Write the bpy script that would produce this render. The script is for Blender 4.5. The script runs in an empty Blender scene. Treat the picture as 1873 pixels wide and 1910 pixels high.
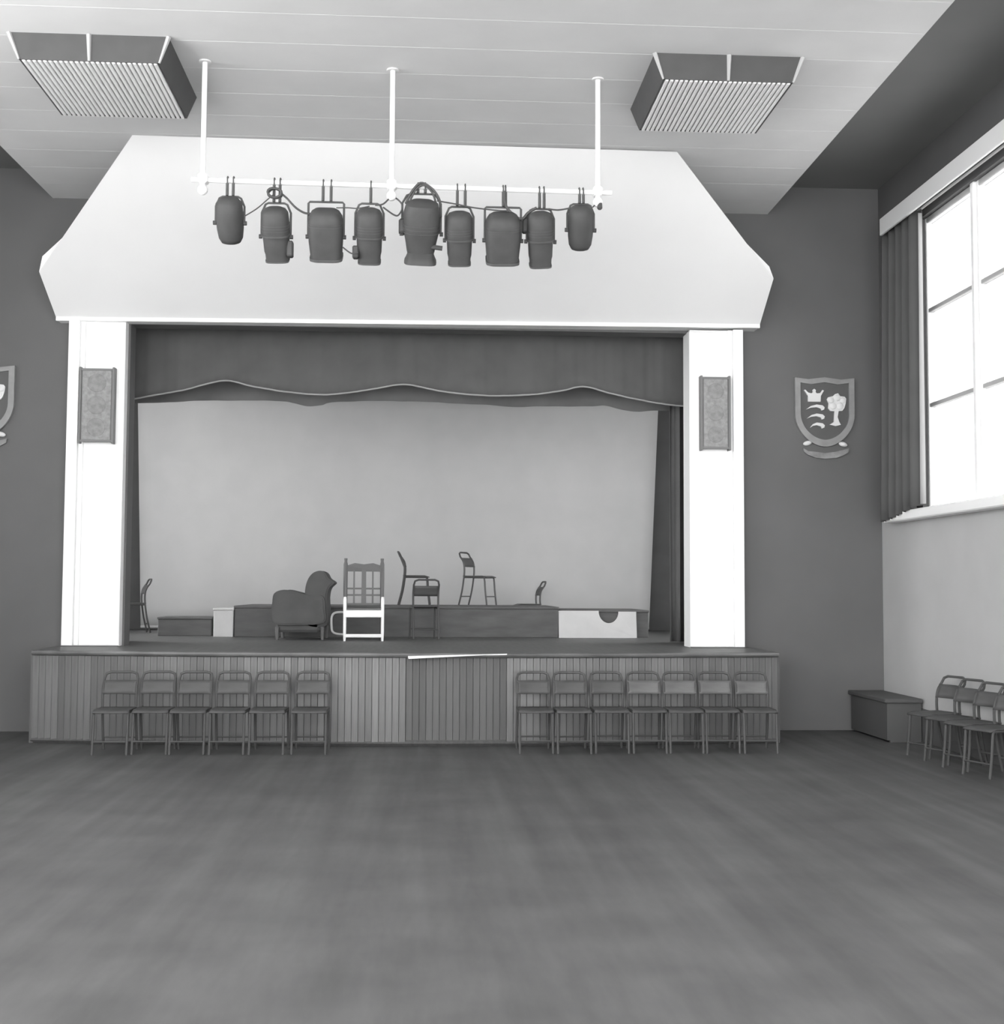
import bpy, bmesh, math, random
from mathutils import Vector, Matrix

random.seed(7)
S = bpy.context.scene
COL = S.collection
PI = math.pi

# ------------------------------------------------------------------ camera
FPX, W, H = 2400.0, 1873.0, 1910.0
VPX, VPY, ROLL = 790.0, 1098.0, 0.005          # where the depth axis vanishes, slope of the horizon
EYE = 1.55
vY = Vector(((VPX - W / 2) / FPX, -(VPY - H / 2) / FPX, -1)).normalized()
vZ = Vector((1, -ROLL, 0)).cross(vY)
vZ = (vZ if vZ.y > 0 else -vZ).normalized()
vX = vY.cross(vZ).normalized()
CAM_ROT = Matrix((vX, vY, vZ))                  # camera axes -> world axes
cam = bpy.data.cameras.new('camera')
cam.sensor_fit = 'HORIZONTAL'
cam.sensor_width = 36.0
cam.lens = FPX / W * 36.0
cam.clip_end = 200
cam_o = bpy.data.objects.new('camera', cam)
COL.objects.link(cam_o)
cam_o.matrix_world = Matrix.Translation((0, 0, EYE)) @ CAM_ROT.to_4x4()
S.camera = cam_o

# ------------------------------------------------------------------ world, exposure
SKY = 1.0
world = bpy.data.worlds.new('overcast_sky')
S.world = world
world.use_nodes = True
bg = world.node_tree.nodes['Background']
bg.inputs[0].default_value = (1, 1, 1, 1)
bg.inputs[1].default_value = SKY
S.view_settings.view_transform = 'Standard'
S.view_settings.look = 'None'
S.view_settings.gamma = 1
S.view_settings.use_curve_mapping = False
S.view_settings.exposure = 3.05

# ------------------------------------------------------------------ measuring helpers (photo pixel -> place in the hall)
def ray(px, py):
    return CAM_ROT @ Vector(((px - W / 2) / FPX, -(py - H / 2) / FPX, -1))
def atY(px, py, Y):
    d = ray(px, py); return Vector((0, 0, EYE)) + d * (Y / d.y)
def atZ(px, py, Z):
    d = ray(px, py); return Vector((0, 0, EYE)) + d * ((Z - EYE) / d.z)
def atX(px, py, X):
    d = ray(px, py); return Vector((0, 0, EYE)) + d * (X / d.x)
def atPlane(px, py, p0, n):
    d = ray(px, py); o = Vector((0, 0, EYE)); return o + d * ((p0 - o).dot(n) / d.dot(n))

# ------------------------------------------------------------------ materials
def mat(name, v, rough=0.6, vary=0.0, scale=6.0, stretch=(1, 1, 1), rand=0.0, bump=0.0, spec=0.3, metal=0.0, coord='Object'):
    m = bpy.data.materials.new(name); m.use_nodes = True
    nt = m.node_tree; b = nt.nodes['Principled BSDF']
    b.inputs['Base Color'].default_value = (v, v, v, 1)
    b.inputs['Roughness'].default_value = rough
    b.inputs['Metallic'].default_value = metal
    b.inputs['Specular IOR Level'].default_value = spec
    if vary or rand or bump:
        tc = nt.nodes.new('ShaderNodeTexCoord'); mp = nt.nodes.new('ShaderNodeMapping')
        mp.inputs['Scale'].default_value = stretch
        nt.links.new(tc.outputs[coord], mp.inputs[0])
        nz = nt.nodes.new('ShaderNodeTexNoise'); nz.inputs['Scale'].default_value = scale
        nz.inputs['Detail'].default_value = 4
        nt.links.new(mp.outputs[0], nz.inputs['Vector'])
        mr = nt.nodes.new('ShaderNodeMapRange')
        mr.inputs[1].default_value = 0.3; mr.inputs[2].default_value = 0.7
        mr.inputs[3].default_value = v * (1 - vary); mr.inputs[4].default_value = v * (1 + vary)
        nt.links.new(nz.outputs[0], mr.inputs[0])
        out = mr.outputs[0]
        if rand:
            oi = nt.nodes.new('ShaderNodeObjectInfo')
            r2 = nt.nodes.new('ShaderNodeMapRange')
            r2.inputs[3].default_value = 1 - rand; r2.inputs[4].default_value = 1 + rand
            nt.links.new(oi.outputs['Random'], r2.inputs[0])
            mu = nt.nodes.new('ShaderNodeMath'); mu.operation = 'MULTIPLY'
            nt.links.new(out, mu.inputs[0]); nt.links.new(r2.outputs[0], mu.inputs[1]); out = mu.outputs[0]
        cb = nt.nodes.new('ShaderNodeCombineColor')
        for i in range(3): nt.links.new(out, cb.inputs[i])
        nt.links.new(cb.outputs[0], b.inputs['Base Color'])
        if bump:
            bp = nt.nodes.new('ShaderNodeBump'); bp.inputs['Strength'].default_value = bump
            nt.links.new(nz.outputs[0], bp.inputs['Height']); nt.links.new(bp.outputs[0], b.inputs['Normal'])
    return m

M = {}
M['wall_dark'] = mat('dark_painted_wall', 0.128, 0.7, 0.06, 1.2)
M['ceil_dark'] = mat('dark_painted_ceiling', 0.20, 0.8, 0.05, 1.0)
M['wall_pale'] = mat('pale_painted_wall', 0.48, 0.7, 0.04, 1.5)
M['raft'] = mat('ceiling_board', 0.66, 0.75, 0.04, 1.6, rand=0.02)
M['bead'] = mat('ceiling_bead', 0.70, 0.6)
M['hood'] = mat('canopy_paint', 0.82, 0.6, 0.015, 1.5)
M['white'] = mat('white_gloss_paint', 0.93, 0.45)
M['pipe'] = mat('white_painted_pipe', 0.93, 0.4)
M['black'] = mat('black_stove_enamel', 0.068, 0.6, 0.12, 8)
M['black2'] = mat('dark_grey_enamel', 0.085, 0.55, 0.12, 8)
M['cable'] = mat('black_rubber', 0.075, 0.6)
M['fix_dark'] = mat('dark_fixture_side', 0.075, 0.6, 0.08, 5)
M['fix_pale'] = mat('pale_fixture_trim', 0.42, 0.5)
M['slat'] = mat('louvre_slat', 0.78, 0.5)
M['valance'] = mat('dark_velour', 0.12, 0.9, 0.08, 3, spec=0.1)
M['valance2'] = mat('grey_velour', 0.2, 0.9, 0.12, 2.5, spec=0.1)
M['braid'] = mat('pale_braid', 0.36, 0.8)
M['leg_cloth'] = mat('dark_side_cloth', 0.13, 0.9, 0.08, 3, spec=0.1)
M['screen'] = mat('grey_screen_cloth', 0.45, 0.9, 0.03, 2.5, spec=0.1)
M['stage_floor'] = mat('dark_stage_boards', 0.11, 0.5, 0.12, 3, (8, 0.6, 1))
M['rostrum'] = mat('dark_stained_ply', 0.12, 0.7, 0.15, 3, (1, 1, 4))
M['white_board'] = mat('white_board', 0.62, 0.7, 0.05, 4)
M['plank'] = mat('varnished_plank', 0.11, 0.38, 0.22, 2.2, (14, 14, 0.8), rand=0.25, spec=0.5)
M['plank_dark'] = mat('dark_varnished_plank', 0.095, 0.5, 0.15, 2.2, (14, 14, 0.8), rand=0.15)
M['nosing'] = mat('worn_nosing', 0.13, 0.3, 0.3, 1.4, (2, 2, 2), spec=0.6)
M['plank_glare'] = mat('glare_plank', 0.125, 0.35, 0.25, 2.2, (14, 14, 0.8), rand=0.25, spec=0.5)  # paler copy with the polish glare in its colour
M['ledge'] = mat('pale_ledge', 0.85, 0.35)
M['steel'] = mat('dark_tubular_steel', 0.07, 0.45)
M['ply'] = mat('dark_ply', 0.08, 0.5, 0.12, 4, (1, 1, 5))
M['ply_pale'] = mat('pale_ply', 0.13, 0.4, 0.15, 4, (1, 1, 5))
M['wood_dark'] = mat('dark_turned_wood', 0.14, 0.5)
M['wood_pale'] = mat('pale_painted_wood', 0.92, 0.5)
M['upholstery'] = mat('dark_upholstery', 0.10, 0.9, 0.1, 5)
M['shield_border'] = mat('grey_shield_border', 0.27, 0.5, 0.12, 8)
M['shield_field'] = mat('dark_shield_field', 0.10, 0.6, 0.05, 5)
M['shield_white'] = mat('shield_white_paint', 0.7, 0.5)
M['scroll'] = mat('grey_scroll', 0.24, 0.6, 0.25, 10)
M['spk'] = mat('speaker_cloth', 0.28, 0.9, 0.18, 26, bump=0.15)
M['spk_cone'] = mat('speaker_cone_cloth', 0.25, 0.9, 0.15, 26)
M['spk_frame'] = mat('speaker_frame_wood', 0.19, 0.6)
M['curtain'] = mat('dark_window_curtain', 0.095, 0.9, 0.06, 3)
M['lining'] = mat('pale_curtain_lining', 0.42, 0.8)
M['frame_white'] = mat('window_paint', 0.9, 0.5)
M['frame_grey'] = mat('window_steel', 0.45, 0.5)
M['pelmet'] = mat('pelmet_paint', 0.75, 0.6)
M['loop_grey'] = mat('grey_bent_wood', 0.38, 0.6)
M['bench'] = mat('dark_bench_wood', 0.09, 0.6)

def glass():
    m = bpy.data.materials.new('window_glass'); m.use_nodes = True
    nt = m.node_tree; nt.nodes.remove(nt.nodes['Principled BSDF'])
    t = nt.nodes.new('ShaderNodeBsdfTransparent'); g = nt.nodes.new('ShaderNodeBsdfGlossy')
    t.inputs[0].default_value = (.58, .58, .58, 1)          # tint added to dim the daylight let in
    g.inputs['Roughness'].default_value = 0.02
    mx = nt.nodes.new('ShaderNodeMixShader'); mx.inputs[0].default_value = 0.06
    nt.links.new(t.outputs[0], mx.inputs[1]); nt.links.new(g.outputs[0], mx.inputs[2])
    nt.links.new(mx.outputs[0], nt.nodes['Material Output'].inputs[0])
    return m
M['glass'] = glass()

def floor_mat():
    m = bpy.data.materials.new('sheen_strip_floor'); m.use_nodes = True
    nt = m.node_tree; b = nt.nodes['Principled BSDF']; L = nt.links.new
    tc = nt.nodes.new('ShaderNodeTexCoord')
    def noise(scale, st, rot, detail=3):
        mp = nt.nodes.new('ShaderNodeMapping'); mp.inputs['Scale'].default_value = st
        mp.inputs['Rotation'].default_value = (0, 0, rot)
        L(tc.outputs['Object'], mp.inputs[0])
        n = nt.nodes.new('ShaderNodeTexNoise'); n.inputs['Scale'].default_value = scale; n.inputs['Detail'].default_value = detail
        L(mp.outputs[0], n.inputs['Vector']); return n.outputs[0]
    strips = noise(1.0, (3.6, 0.22, 1), math.radians(-8), 2)      # board strips down the hall, reflected light put into their colour
    blot = noise(1.6, (1, 1.3, 1), 0.4, 4)                        # scuffed patches
    fine = noise(9.0, (3.0, 0.5, 1), math.radians(-8), 3)
    def rng(s, lo, hi):
        r = nt.nodes.new('ShaderNodeMapRange'); r.inputs[1].default_value = 0.32; r.inputs[2].default_value = 0.68
        r.inputs[3].default_value = lo; r.inputs[4].default_value = hi; L(s, r.inputs[0]); return r.outputs[0]
    def mul(a, c):
        k = nt.nodes.new('ShaderNodeMath'); k.operation = 'MULTIPLY'; L(a, k.inputs[0]); L(c, k.inputs[1]); return k.outputs[0]
    v = mul(mul(rng(strips, 0.084, 0.104), rng(blot, 0.88, 1.12)), rng(fine, 0.95, 1.05))
    cb = nt.nodes.new('ShaderNodeCombineColor')
    for i in range(3): L(v, cb.inputs[i])
    L(cb.outputs[0], b.inputs['Base Color'])
    L(rng(strips, 0.62, 0.46), b.inputs['Roughness'])
    b.inputs['Specular IOR Level'].default_value = 0.25
    return m
M['floor'] = floor_mat()

# ------------------------------------------------------------------ mesh helpers
def NB(): return bmesh.new()
def add_box(bm, lo, hi, bev=0.0, mtx=None):
    lo, hi = Vector(lo), Vector(hi)
    c = (lo + hi) / 2; s = hi - lo
    r = bmesh.ops.create_cube(bm, size=1.0, matrix=(mtx or Matrix()) @ Matrix.Translation(c) @ Matrix.Diagonal((s.x, s.y, s.z, 1)))
    if bev:
        es = list({e for v in r['verts'] for e in v.link_edges})
        bmesh.ops.bevel(bm, geom=es, offset=bev, segments=1, profile=0.5, affect='EDGES')
    return bm
def add_poly(bm, pts, thick):
    """flat polygon (3D points) given a thickness vector"""
    thick = Vector(thick)
    a = [bm.verts.new(p) for p in pts]; b = [bm.verts.new(Vector(p) + thick) for p in pts]
    n = len(a)
    bm.faces.new(a); bm.faces.new(list(reversed(b)))
    for i in range(n):
        bm.faces.new((a[i], b[i], b[(i + 1) % n], a[(i + 1) % n]))
    bmesh.ops.recalc_face_normals(bm, faces=bm.faces)
    return bm
def add_tube(bm, pts, r, seg=8, closed=False, caps=True):
    pts = [Vector(p) for p in pts]; n = len(pts); rings = []
    up = None
    for i, p in enumerate(pts):
        if closed: t = pts[(i + 1) % n] - pts[i - 1]
        else: t = pts[min(i + 1, n - 1)] - pts[max(i - 1, 0)]
        t.normalize()
        if up is None:
            up = Vector((0, 0, 1)) if abs(t.z) < 0.9 else Vector((0, 1, 0))
        s = t.cross(up)
        if s.length < 1e-4: s = t.cross(Vector((1, 0, 0)))
        s.normalize(); up = s.cross(t).normalized()
        rr = r[i] if isinstance(r, (list, tuple)) else r
        rings.append([bm.verts.new(p + (s * math.cos(a) + up * math.sin(a)) * rr) for a in [2 * PI * k / seg for k in range(seg)]])
    m = n if closed else n - 1
    for i in range(m):
        A, B = rings[i], rings[(i + 1) % n]
        for k in range(seg):
            bm.faces.new((A[k], A[(k + 1) % seg], B[(k + 1) % seg], B[k]))
    if caps and not closed:
        bm.faces.new(list(reversed(rings[0]))); bm.faces.new(rings[-1])
    bmesh.ops.recalc_face_normals(bm, faces=bm.faces)
    return bm
def add_loft(bm, secs, seg=20, p=2.0, mtx=None):
    """secs: (axial position, half width x, half width y) of super-ellipse sections along local z"""
    rings = []
    for z, a, b in secs:
        ring = []
        for k in range(seg):
            t = 2 * PI * k / seg; c, s = math.cos(t), math.sin(t)
            v = Vector((a * math.copysign(abs(c) ** (2 / p), c), b * math.copysign(abs(s) ** (2 / p), s), z))
            ring.append(bm.verts.new(mtx @ v if mtx else v))
        rings.append(ring)
    for i in range(len(rings) - 1):
        A, B = rings[i], rings[i + 1]
        for k in range(seg):
            bm.faces.new((A[k], A[(k + 1) % seg], B[(k + 1) % seg], B[k]))
    bm.faces.new(list(reversed(rings[0]))); bm.faces.new(rings[-1])
    bmesh.ops.recalc_face_normals(bm, faces=bm.faces)
    return bm
def add_grid(bm, rows):
    """rows of 3D points -> sheet"""
    V = [[bm.verts.new(p) for p in r] for r in rows]
    for i in range(len(V) - 1):
        for j in range(len(V[0]) - 1):
            bm.faces.new((V[i][j], V[i][j + 1], V[i + 1][j + 1], V[i + 1][j]))
    return bm
def smooth_path(pts, n=6, closed=False):
    """Catmull-Rom through the points"""
    P = [Vector(p) for p in pts]; out = []
    m = len(P) if closed else len(P) - 1
    for i in range(m):
        if closed: p0, p1, p2, p3 = P[i - 1], P[i], P[(i + 1) % len(P)], P[(i + 2) % len(P)]
        else: p0, p1, p2, p3 = P[max(i - 1, 0)], P[i], P[i + 1], P[min(i + 2, len(P) - 1)]
        for k in range(n):
            t = k / n
            out.append(0.5 * ((2 * p1) + (p2 - p0) * t + (2 * p0 - 5 * p1 + 4 * p2 - p3) * t * t + (3 * p1 - p0 - 3 * p2 + p3) * t ** 3))
    if not closed: out.append(P[-1])
    return out
def solid(o, t):
    md = o.modifiers.new('thickness', 'SOLIDIFY'); md.thickness = t; md.offset = 0
    return o

def obj(name, bm, m, parent=None, loc=None, smooth=False):
    me = bpy.data.meshes.new(name)
    if loc is not None: bmesh.ops.translate(bm, verts=bm.verts, vec=-Vector(loc))
    bm.to_mesh(me); bm.free()
    if smooth:
        for p in me.polygons: p.use_smooth = True
        try: me.set_sharp_from_angle(angle=math.radians(40))
        except Exception: pass
    me.materials.append(M[m] if isinstance(m, str) else m)
    o = bpy.data.objects.new(name, me); COL.objects.link(o)
    if parent is not None: o.parent = parent
    elif loc is not None: o.location = loc
    return o
def tag(o, label, cat, group=None):
    o['label'] = label; o['category'] = cat
    if group: o['group'] = group
    return o
def thing(name, label, cat, loc=(0, 0, 0), rz=0.0, group=None):
    o = bpy.data.objects.new(name, None); COL.objects.link(o)
    o.empty_display_size = 0.1
    o.location = loc; o.rotation_euler = (0, 0, rz)
    return tag(o, label, cat, group)
def struct(o, label=None):
    o['kind'] = 'structure'
    if label: o['label'] = label
    return o
def struct_empty(name, loc, label=None):
    o = bpy.data.objects.new(name, None); COL.objects.link(o); o.location = loc
    return struct(o, label)
def dup(root, loc, rz, label, group=None):
    r = root.copy(); COL.objects.link(r); r.location = loc; r.rotation_euler = (0, 0, rz); r['label'] = label
    if group: r['group'] = group
    for ch in list(root.children):
        c = ch.copy(); COL.objects.link(c); c.parent = r
        for g in list(ch.children):
            d = g.copy(); COL.objects.link(d); d.parent = c
    return r

# ------------------------------------------------------------------ key dimensions
YW = 14.2                       # wall with the proscenium
XR = atY(1647, 1100, YW).x      # window wall
XL = -5.45                      # opposite wall (outside the picture)
ZC = 5.82                       # suspended pale ceiling
ZD = 6.14                       # dark ceiling above it
ZS = 0.918                      # stage floor
YBK = 19.9                      # back wall of the stage
YN = -1.0                       # the hall is open behind the camera
Z_SILL = 2.36; Z_HEAD = 5.44
WIN_Y = [(11.72, 12.98), (10.40, 11.66)]

# ------------------------------------------------------------------ setting: floor, walls, ceilings
o = obj('floor', add_box(NB(), (XL - .3, YN, -.1), (XR + .3, YW + .2, 0)), 'floor')
struct(o, 'dark worn wooden floor of the hall')

# proscenium wall with the stage opening
x0 = atY(238, 900, 14.2).x; x1 = atY(1284, 900, 14.2).x
z_open = atY(760, 606, 14.0).z
b = NB()
add_box(b, (XL - .3, YW, 0), (x0, YW + .25, ZD + .2))
add_box(b, (x1, YW, 0), (XR + .3, YW + .25, ZD + .2))
add_box(b, (x0, YW, z_open), (x1, YW + .25, ZD + .2))
add_box(b, (x0, YW, 0), (x1, YW + .25, ZS - .03))
struct(obj('wall_front', b, 'wall_dark'), 'dark painted wall around the stage opening')

# window wall: pale below the sill, dark above, openings for the windows
def side_wall(name, X, sgn, pale, dark, wy0, wy1):
    t = 0.14 * sgn
    lo, hi = (X, X + t) if sgn > 0 else (X + t, X)
    w = struct_empty(name, (X, 0, 0))
    b = NB(); add_box(b, (lo, YN, 0), (hi, YW, Z_SILL)); p = obj('lower_wall', b, pale, w, loc=(X, 0, 0))
    b = NB(); add_box(b, (lo, YN, Z_HEAD), (hi, YW, ZD + .2)); obj('upper_wall', b, dark, w, loc=(X, 0, 0))
    b = NB(); add_box(b, (lo, wy1, Z_SILL), (hi, YW, Z_HEAD)); obj('corner_pier', b, dark, w, loc=(X, 0, 0))
    b = NB(); add_box(b, (lo, YN, Z_SILL), (hi, wy0, Z_HEAD)); obj('window_pier', b, dark, w, loc=(X, 0, 0))
    return w
wr = side_wall('wall_right', XR, 1, 'wall_pale', 'wall_dark', 12.98 - 1.26 * 3, 13.0); wr['label'] = 'side wall, pale under the tall windows and dark above'
wl = side_wall('wall_left', XL, -1, 'wall_pale', 'wall_dark', 2.0, 13.2); b = NB(); add_box(b, (XL - .14, 9.4, Z_SILL), (XL, 13.2 - 1.26, Z_HEAD)); obj('window_pier', b, 'wall_dark', wl, loc=(XL, 0, 0)); wl['label'] = 'side wall opposite the tall windows'  # left opening is unseen, sized for the daylight it lets in
o = obj('baseboard_right', add_box(NB(), (XR - .02, YN, 0), (XR, YW, .34), .004), 'bench'); struct(o, 'deep dark skirting below the pale wall')

# windows of the right wall: a frame with a mullion, transoms and panes
def window(name, y0, y1, X, label, sgn=1):
    w = struct_empty(name, (X, (y0 + y1) / 2, Z_SILL), label)
    L = w.location.copy(); fx0, fx1 = (X + .05, X + .13) if sgn > 0 else (X - .13, X - .05)
    b = NB(); add_box(b, (fx0 - .03, y0, Z_SILL), (fx1, y0 + .07, Z_HEAD), .008); obj('mullion', b, 'frame_white', w, loc=L)
    b = NB(); add_box(b, (fx0, y1 - .05, Z_SILL), (fx1, y1, Z_HEAD), .008); obj('jamb', b, 'frame_white', w, loc=L)
    b = NB(); add_box(b, (fx0, y0 + .07, Z_HEAD - .06), (fx1, y1 - .05, Z_HEAD), .008); obj('head_frame', b, 'frame_grey', w, loc=L)
    b = NB(); add_box(b, (fx0, y0 + .07, Z_SILL), (fx1, y1 - .05, Z_SILL + .07), .008); obj('bottom_rail', b, 'frame_white', w, loc=L)
    zs = [Z_SILL + .07, 3.47, 4.46, Z_HEAD - .06]
    for z in zs[1:3]:
        b = NB(); add_box(b, (fx0 + .01, y0 + .07, z - .022), (fx1 - .01, y1 - .05, z + .022), .006); obj('transom', b, 'frame_grey', w, loc=L)
    for i in range(3):
        b = NB(); add_box(b, ((fx0 + fx1) / 2 - .003, y0 + .06, zs[i] + .01), ((fx0 + fx1) / 2 + .003, y1 - .04, zs[i + 1] - .01)); obj('pane', b, 'glass', w, loc=L)
yy = 12.98
for i in range(3):
    window('window_%d' % (i + 1), yy - 1.26, yy, XR, 'tall white framed window light with three panes, number %s from the stage' % ['one', 'two', 'three', 'four', 'five', 'six'][i])
    yy -= 1.26
yy = 13.2
for i in range(1):  # unseen window placed to light the ceiling boards near the stage
    window('window_%d' % (i + 4), yy - 1.26, yy, XL, 'unseen tall window light in the wall facing the visible windows, number %s from the stage' % ['one', 'two', 'three', 'four', 'five', 'six'][i], -1)
    yy -= 1.26
b = NB(); add_box(b, (XR - .16, YN, Z_SILL - .07), (XR + .12, 13.74, Z_SILL + .03), .012)
struct(obj('trim_1', b, 'white'), 'deep white window sill')

# dark ceiling with the pale suspended ceiling below
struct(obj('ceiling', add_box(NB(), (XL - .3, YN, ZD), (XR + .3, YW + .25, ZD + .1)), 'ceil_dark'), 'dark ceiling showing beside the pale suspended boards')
L0, L1 = atZ(0, 271, ZC), atZ(84, 355, ZC)
R0, R1 = atZ(1780, 2, ZC), atZ(1443, 387, ZC)
def edge(A, B, y): return A.x + (B.x - A.x) * (y - A.y) / (B.y - A.y)
def xl(y): return edge(L0, L1, max(y, 9))
def xr(y): return edge(R0, R1, max(y, 7))
raft = struct_empty('ceiling_raft', (0, 8, ZC), 'pale suspended ceiling of wide cross boards')
raft['kind'] = 'structure'
RL = Vector((0, 8, ZC)); PITCH = 0.53
y = YW
while y > YN + .3:
    ya = y - PITCH
    b = NB(); add_poly(b, [(xl(ya), ya + .001, ZC), (xr(ya), ya + .001, ZC), (xr(y), y - .001, ZC), (xl(y), y - .001, ZC)], (0, 0, .04))
    obj('ceiling_board', b, 'raft', raft, loc=RL)
    if 8 < ya < 13.5:
        b = NB(); add_box(b, (xl(ya) + .02, ya - .006, ZC - .001), (xr(ya) - .02, ya + .006, ZC + .02)); obj('joint_bead', b, 'bead', raft, loc=RL)
    y = ya

WY0, WY1 = 15.7, 17.8
# stage house behind the opening
b = NB()
add_box(b, (-5.6, YBK, 0), (5.4, YBK + .2, 6.3)); struct(obj('wall_back', b, 'leg_cloth'), 'dark back wall of the stage')
for sx, nm in ((-5.6, 'wall_stage_left'), (5.2, 'wall_stage_right')):
    # unseen opening added in each wing so daylight reaches the screen
    WY1 = 17.8 if sx < 0 else 17.3
    b = NB(); add_box(b, (sx, YW + .25, 0), (sx + .2, WY0, 6.3)); add_box(b, (sx, WY1, 0), (sx + .2, YBK, 6.3))
    add_box(b, (sx, WY0, 0), (sx + .2, WY1, 1.3)); add_box(b, (sx, WY0, 5.6), (sx + .2, WY1, 6.3))
    struct(obj(nm, b, 'leg_cloth'), 'dark side wall of the stage')
b = NB(); add_box(b, (-5.6, YW + .25, 6.28), (5.4, YBK + .2, 6.4)); struct(obj('ceiling_stage', b, 'leg_cloth'), 'dark ceiling over the stage')

# ------------------------------------------------------------------ stage: platform, boarded front, nosing, hatch
st = thing('stage_platform', 'low wooden stage with boarded front below the white pillars', 'stage', (0, 13, 0))
SL = Vector((0, 13, 0))
XS0 = atY(52, 1210, 13).x; XS1 = atY(1452, 1210, 13).x
XC = atY(850, 1210, 12.8).x
def yfront(x):
    u = (x - XC) / (XS1 - XC)
    return 12.76 + 0.24 * min(u * u, 1.6)
N = 24
arc = [(XS0 + (XS1 - XS0) * i / N) for i in range(N + 1)]
poly = [Vector((x, yfront(x) + .02, ZS - .05)) for x in arc] + [Vector((XS1, YW, ZS - .05)), Vector((XS0, YW, ZS - .05))]
obj('stage_top', add_poly(NB(), poly, (0, 0, .05)), 'stage_floor', st, loc=SL)
b = NB(); add_box(b, (-5.4, YW + .25, ZS - .05), (5.2, YBK, ZS)); add_box(b, (x0, YW - .005, ZS - .05), (x1, YW + .26, ZS)); obj('stage_floor_boards', b, 'stage_floor', st, loc=SL)
for x, nm in ((XS0, 'end_panel'), (XS1, 'end_panel')):
    b = NB(); add_box(b, (x - .02, yfront(x) + .03, 0), (x + .02, YW, ZS - .05)); obj(nm, b, 'plank_dark', st, loc=SL)
b = NB(); add_tube(b, [(x, yfront(x), ZS - .022) for x in arc], .022, 8); obj('nosing', b, 'nosing', st, loc=SL, smooth=True)
HX0, HX1 = atY(761, 1300, 12.76).x, atY(946, 1300, 12.76).x
pw = 0.066
npl = int((XS1 - XS0) / pw)
plank_me = None
glare_x = [atY(q, 1300, 12.8).x for q in (448, 463, 517, 535, 566, 655, 672, 690, 706, 722, 744, 952, 964, 974, 990, 1012, 1040, 1072, 1105)]   # boards coloured paler for the glare on their polish
for i in range(npl):
    xc = XS0 + (i + .5) * (XS1 - XS0) / npl
    dark = HX0 < xc < HX1
    if plank_me is None:
        b = NB(); add_box(b, (-.0325, 0, .03), (.0325, .03, ZS - .05), .003)
        p = obj('plank', b, 'plank', st); plank_me = p.data; pd = plank_me.copy(); pd.materials[0] = M['plank_dark']; pw_me = plank_me.copy(); pw_me.materials[0] = M['plank_glare']
    else:
        p = bpy.data.objects.new('plank', plank_me); COL.objects.link(p); p.parent = st
    if dark: p.data = pd
    elif any(abs(xc - wx) < pw / 2 for wx in glare_x): p.data = pw_me
    p.location = (xc - SL.x, yfront(xc) - SL.y + (.03 if not dark else .05) + random.uniform(-.003, .003), 0)
b = NB(); add_tube(b, [(x, yfront(x) + .045, .03) for x in arc], .03, 4); obj('plinth_rail', b, 'plank_dark', st, loc=SL)
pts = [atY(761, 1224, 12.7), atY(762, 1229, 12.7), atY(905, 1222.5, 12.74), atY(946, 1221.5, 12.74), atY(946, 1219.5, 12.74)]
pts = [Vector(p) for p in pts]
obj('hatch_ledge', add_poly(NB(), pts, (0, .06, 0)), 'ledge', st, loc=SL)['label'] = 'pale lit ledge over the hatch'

# ------------------------------------------------------------------ canopy over the opening
Pb = atY(760, 599, 13.98); Pt = atZ(760, 266, ZC)
nrm = Vector((0, -(Pt.z - Pb.z), (Pt.y - Pb.y))).normalized()   # plane runs along X
cp = thing('proscenium_canopy', 'large pale canopy sloping from the pillar tops up to the ceiling', 'canopy', (0, 13.98, Pb.z))
CL = Vector((0, 13.98, Pb.z))
cpx = [(105, 593), (1417, 607), (1443, 520), (1263, 283), (247, 250), (73, 507)]
cw = [atPlane(x, y, Pb, nrm) for x, y in cpx]
for i in (3, 4): cw[i].z = min(cw[i].z, ZC - .001)
back = Vector((0, .05, 0))
obj('canopy_panel', add_poly(NB(), cw, back), 'hood', cp, loc=CL)
# fascia strip along the lower edge
f0, f1 = cw[0], cw[1]
b = NB(); add_poly(b, [f0 + Vector((0, -.015, .05)), f1 + Vector((0, -.015, .05)), f1 + Vector((0, -.015, -.03)), f0 + Vector((0, -.015, -.03))], (0, .05, 0))
obj('fascia_strip', b, 'white', cp, loc=CL)
b = NB(); add_poly(b, [f0 + Vector((0, .03, -.02)), f1 + Vector((0, .03, -.02)), Vector((f1.x, YW, f1.z - .02)), Vector((f0.x, YW, f0.z - .02))], (0, 0, .03))
obj('soffit', b, 'hood', cp, loc=CL)
for (corner, low, qs) in ((5, 0, [(73, 506), (79, 478), (131, 430), (160, 450), (112, 500)]), (2, 1, [(1443, 519), (1435, 497), (1381, 442), (1352, 462), (1400, 512)])):
    A = cw[corner]; E = cw[low]
    b = NB(); add_poly(b, [atY(x, y, A.y + .10) for x, y in qs], (0, .03, 0)); obj('corner_board', b, 'white', cp, loc=CL)
    b = NB(); add_poly(b, [A + Vector((0, .05, -.01)), E + Vector((0, .05, 0)), Vector((E.x, YW, E.z)), Vector((E.x, YW, A.z))], (.03 if corner == 5 else -.03, 0, 0)); obj('side_return', b, 'hood', cp, loc=CL)

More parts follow.
